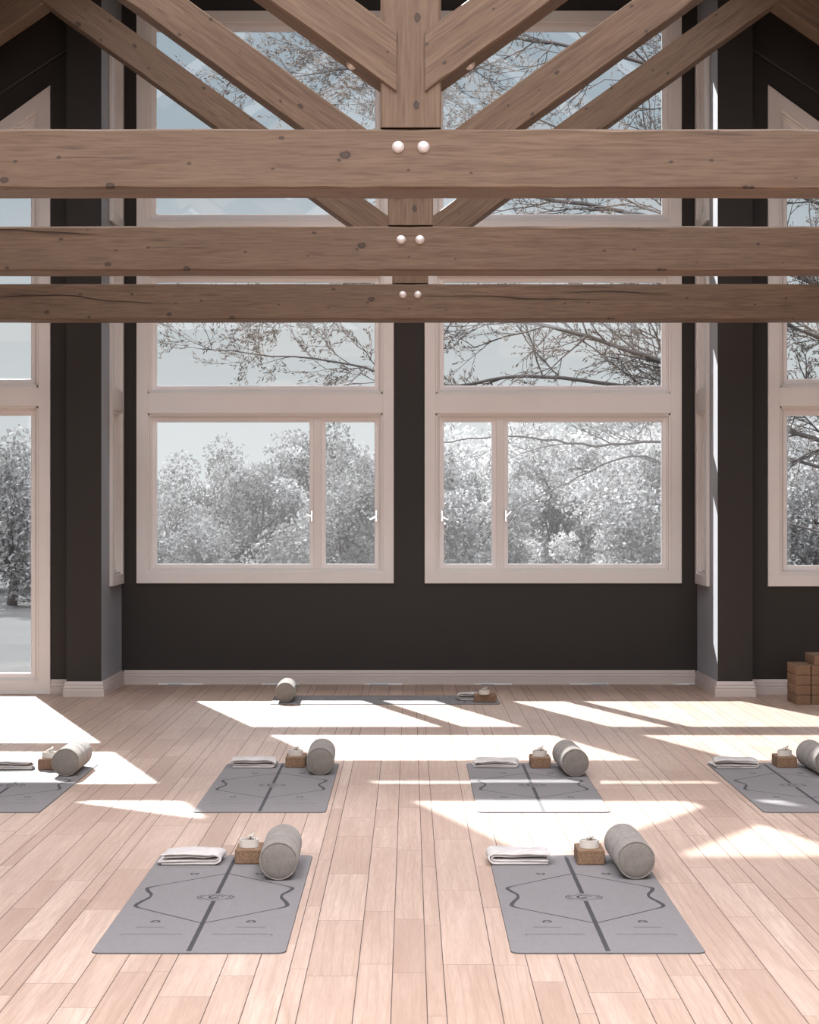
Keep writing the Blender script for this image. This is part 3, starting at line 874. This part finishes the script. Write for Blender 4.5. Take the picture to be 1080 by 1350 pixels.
for a in (
 (0, 16, 48, 1.10, .3, 'pale grey tree seen through the tall left-edge window', GL),
 (1, 222, 42.4, .74, 1.2, 'low pale grey tree at the left side of the left window', GL),
 (0, 335, 53, 1.06, 2.2, 'pale grey tree at the middle of the wide lower left pane', GL),
 (1, 452, 46.5, .94, 3.3, 'tall grey tree behind the post between the left panes', GL),
 (0, 545, 53, 1.05, 4.4, 'grey tree at the right end of the left window', GL),
 (1, 270, 61, 1.10, 5.0, 'grey tree in the rear row behind the left window', GL),
 (0, 410, 69, 1.5, .9, 'larger grey tree in the rear row, left window', GL),
 (1, -10, 57, 1.25, 1.9, 'grey tree in the rear row beyond the tall left-edge window', GL),
 (1, 120, 53, .95, 2.9, 'grey tree hidden mostly behind the left column', GL),
 (2, 618, 42.6, .77, .2, 'white blossoming tree filling the narrow pane of the right window', GR),
 (3, 735, 52, 1.12, 1.5, 'white blossoming tree at the left of the wide right pane', GR),
 (2, 856, 43.8, .84, 2.6, 'white blossoming tree at the right end of the wide right pane', GR),
 (2, 1075, 48.5, .92, 5.1, 'white blossoming tree seen through the right-edge window', GR),
 (3, 655, 60, 1.30, 2.0, 'tall white blossoming tree in the rear row, left of the right window', GR),
 (2, 815, 68, 1.34, 4.2, 'tall white blossoming tree in the rear row behind the wide right pane', GR),
 (3, 950, 53, 1.22, .6, 'white blossoming tree hidden mostly behind the right column', GR)): tree(*a)

def bare_tree():
    rnd = random.Random(77); root = empty('bare_tree', (9.0, 30, -.9))
    tag(root, 'large bare-branched tree outside on the right, its thin twigs crossing the upper panes', 'tree')
    O = Vector((9.0, 30, -.9)); tb = MB(); lv = []
    def put_tube(pts, r0, r1, n=5):
        m_ = len(pts)-1
        tb.tube([p-O for p in pts], [r0+(r1-r0)*i/m_ for i in range(m_+1)], n, cap=False)
    def leaves(p, d, k):
        for _ in range(k):
            a = (d + rvec(rnd)*.9).normalized(); w = a.cross(rvec(rnd)).normalized()
            L = rnd.uniform(.022,.048); c = p - O + a*L + rvec(rnd)*.03
            lv.append((c, a*L, w*L*.26, rnd.random()))
    def twig(p, d, L, r, depth, lk=1):
        n_ = 5; pts = [p.copy()]; q = p.copy(); dd = d.copy()
        for i in range(n_):
            dd = (dd + rvec(rnd)*.22 + Vector((0,0,.02))).normalized(); q = q + dd*L/n_; pts.append(q.copy())
        put_tube(pts, r, r*.45, 4 if depth else 5)
        if depth < 2:
            for i in range(1, n_+1):
                for _ in range(1):
                    nd = (dd*.7 + rvec(rnd)*.8); nd.y *= .5; twig(pts[i], nd.normalized(), L*rnd.uniform(.35,.6), r*.55, depth+1, lk)
        for i in range(2 if depth else 3, n_+1): leaves(pts[i], dd, lk*((1 if rnd.random() < .5 else 0) if depth == 0 else (2 if depth == 2 else 1)))
    def limb(keys, r0, r1, dens=1.0, tl=1.3, lk=1):
        k = [Vector(keys[0])]+[Vector(q) for q in keys]+[Vector(keys[-1])]; pts = []
        for i in range(1, len(k)-2):
            for j in range(7):
                t = j/7; a,b,c,d = k[i-1],k[i],k[i+1],k[i+2]
                pts.append(.5*((2*b)+(-a+c)*t+(2*a-5*b+4*c-d)*t*t+(-a+3*b-3*c+d)*t**3) + rvec(rnd)*.035)
        pts.append(Vector(keys[-1])); put_tube(pts, r0, r1, 6)
        m_ = len(pts)
        for i in range(3, m_):
            d = (pts[i]-pts[i-1]).normalized()
            for _ in range(2):
                if rnd.random() < dens*.5:
                    nd = d*.65 + rvec(rnd)*.85; nd.y *= .6
                    twig(pts[i], nd.normalized(), tl*rnd.uniform(.55,1.2)*(1.15-.4*i/m_), max(.007, (r0+(r1-r0)*i/m_)*.5), 0, lk)
    limb([(9.0,30,-.9),(9.05,30,1.2),(8.9,30,3.2),(9.2,30,6),(9.0,30,10)], .24, .06, .3)
    limb([(8.95,30,2.4),(6.3,30,3.2),(4.05,29.6,3.9),(1.8,29.2,4.5),(-.6,29,4.7),(-2.2,28.8,4.6)], .06, .009, 1.0, 1.3)
    limb([(9,30,2.0),(5.2,30.4,3.1),(2.45,30,3.7),(.5,30,3.55),(-1.2,29.7,3.9),(-3.3,29.5,4.1)], .05, .008, 1.0, 1.2)
    limb([(9,30,3.2),(6.5,30,5.2),(4.1,30,6.2),(1.2,30,6.8),(.2,29.8,7.6),(-1.0,29.6,8.6)], .06, .009, 1.15, 1.4)
    limb([(9,30,1.6),(5.2,30.4,2.6),(3.0,30,2.6),(1.6,30,2.75),(.4,30,2.62)], .034, .010, .3, 1.1, 0)
    limb([(9,30,1.0),(6.2,30,1.3),(3.8,30,2.4),(2.4,30.2,1.9),(1.2,30,1.2)], .028, .008, .25, 1.0, 0)
    limb([(9.1,30,4.2),(8.1,30,6.6),(5.8,30,8.0),(3.2,30,8.9),(1.2,30,9.1),(-.6,30,8.7),(-2.2,30,8.5)], .055, .009, 1.2, 1.4)
    limb([(8.6,30,5.6),(6.8,30,6.4),(4.4,30,7.4),(2.2,29.8,7.7),(1.0,29.7,8.6)], .04, .008, 1.1, 1.3)
    limb([(8.9,30,3.0),(7.2,29.7,4.0),(5.6,29.6,4.6),(3.6,29.5,5.2),(1.6,29.4,5.4)], .04, .008, 1.1, 1.2)
    limb([(9,30,2.2),(7.6,29.5,3.2),(6.6,29.4,4.6),(6.3,29.4,6.4)], .03, .008, 1.3, 1.2)
    tb.build('branches', m_bark, root, recalc=False)
    leaf_mesh('leaves', m_leaf_t, lv, root)
bare_tree()

# ------------------------------------------------------------------ light
SUN_E, SUN_T = 21.0, .70
sun = bpy.data.lights.new('sun', 'SUN'); sun.energy = SUN_E; sun.angle = R(.6); sun.color = (1, .98, .96)
so = bpy.data.objects.new('sun', sun); C.objects.link(so)
so.rotation_euler = Vector((.34, -1, -SUN_T)).to_track_quat('-Z', 'Y').to_euler()
so.location = (-6, 36, 16)

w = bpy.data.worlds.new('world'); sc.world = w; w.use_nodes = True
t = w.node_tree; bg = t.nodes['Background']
def wn(typ, **k):
    n_ = t.nodes.new(typ)
    for a, b in k.items(): setattr(n_, a, b)
    return n_
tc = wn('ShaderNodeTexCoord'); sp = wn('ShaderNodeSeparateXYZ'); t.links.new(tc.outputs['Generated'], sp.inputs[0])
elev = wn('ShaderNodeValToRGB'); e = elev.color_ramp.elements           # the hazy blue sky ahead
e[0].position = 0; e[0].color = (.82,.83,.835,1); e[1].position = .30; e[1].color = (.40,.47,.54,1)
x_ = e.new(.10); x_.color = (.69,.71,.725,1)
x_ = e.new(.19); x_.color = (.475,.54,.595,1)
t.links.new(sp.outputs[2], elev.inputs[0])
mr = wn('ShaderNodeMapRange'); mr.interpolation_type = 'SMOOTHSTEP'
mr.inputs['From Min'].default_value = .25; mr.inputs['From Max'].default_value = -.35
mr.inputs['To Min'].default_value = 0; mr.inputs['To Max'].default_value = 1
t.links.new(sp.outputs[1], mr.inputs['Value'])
def ramp_to(src, lo, hi, col):
    """col * smoothstep(lo..hi) of one direction component"""
    m_ = wn('ShaderNodeMapRange'); m_.interpolation_type = 'SMOOTHSTEP'
    m_.inputs['From Min'].default_value = lo; m_.inputs['From Max'].default_value = hi
    t.links.new(src, m_.inputs['Value'])
    return m_.outputs[0]
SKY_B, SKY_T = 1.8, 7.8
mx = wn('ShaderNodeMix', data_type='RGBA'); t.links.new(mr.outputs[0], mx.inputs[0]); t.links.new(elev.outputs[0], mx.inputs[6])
mx.inputs[7].default_value = (SKY_B, SKY_B*.955, SKY_B*.94, 1)          # unseen sky behind the camera, made brighter as added fill
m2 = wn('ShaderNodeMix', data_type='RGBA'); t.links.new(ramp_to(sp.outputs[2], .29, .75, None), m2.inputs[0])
t.links.new(mx.outputs[2], m2.inputs[6]); m2.inputs[7].default_value = (SKY_T*.97, SKY_T*.98, SKY_T*1.06, 1)   # unseen sky overhead, made very bright as added fill from above
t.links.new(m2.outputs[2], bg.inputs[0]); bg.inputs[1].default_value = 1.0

# ------------------------------------------------------------------ camera
cam = bpy.data.cameras.new('camera'); co = bpy.data.objects.new('camera', cam); C.objects.link(co)
co.location = (0, 0, EYE); co.rotation_euler = (R(90), 0, 0)
cam.sensor_fit = 'VERTICAL'; cam.sensor_height = 36; cam.lens = 36*2460/1350
cam.shift_y = -3/1350; cam.clip_end = 400
sc.camera = co
sc.view_settings.view_transform = 'Standard'; sc.view_settings.look = 'None'
sc.view_settings.exposure = 0; sc.view_settings.gamma = 1; sc.view_settings.use_curve_mapping = False
sc.cycles.use_denoising = True
sc.cycles.max_bounces = 10; sc.cycles.diffuse_bounces = 5; sc.cycles.transparent_max_bounces = 24
sc.cycles.caustics_reflective = False; sc.cycles.caustics_refractive = False
sc.cycles.sample_clamp_indirect = 8
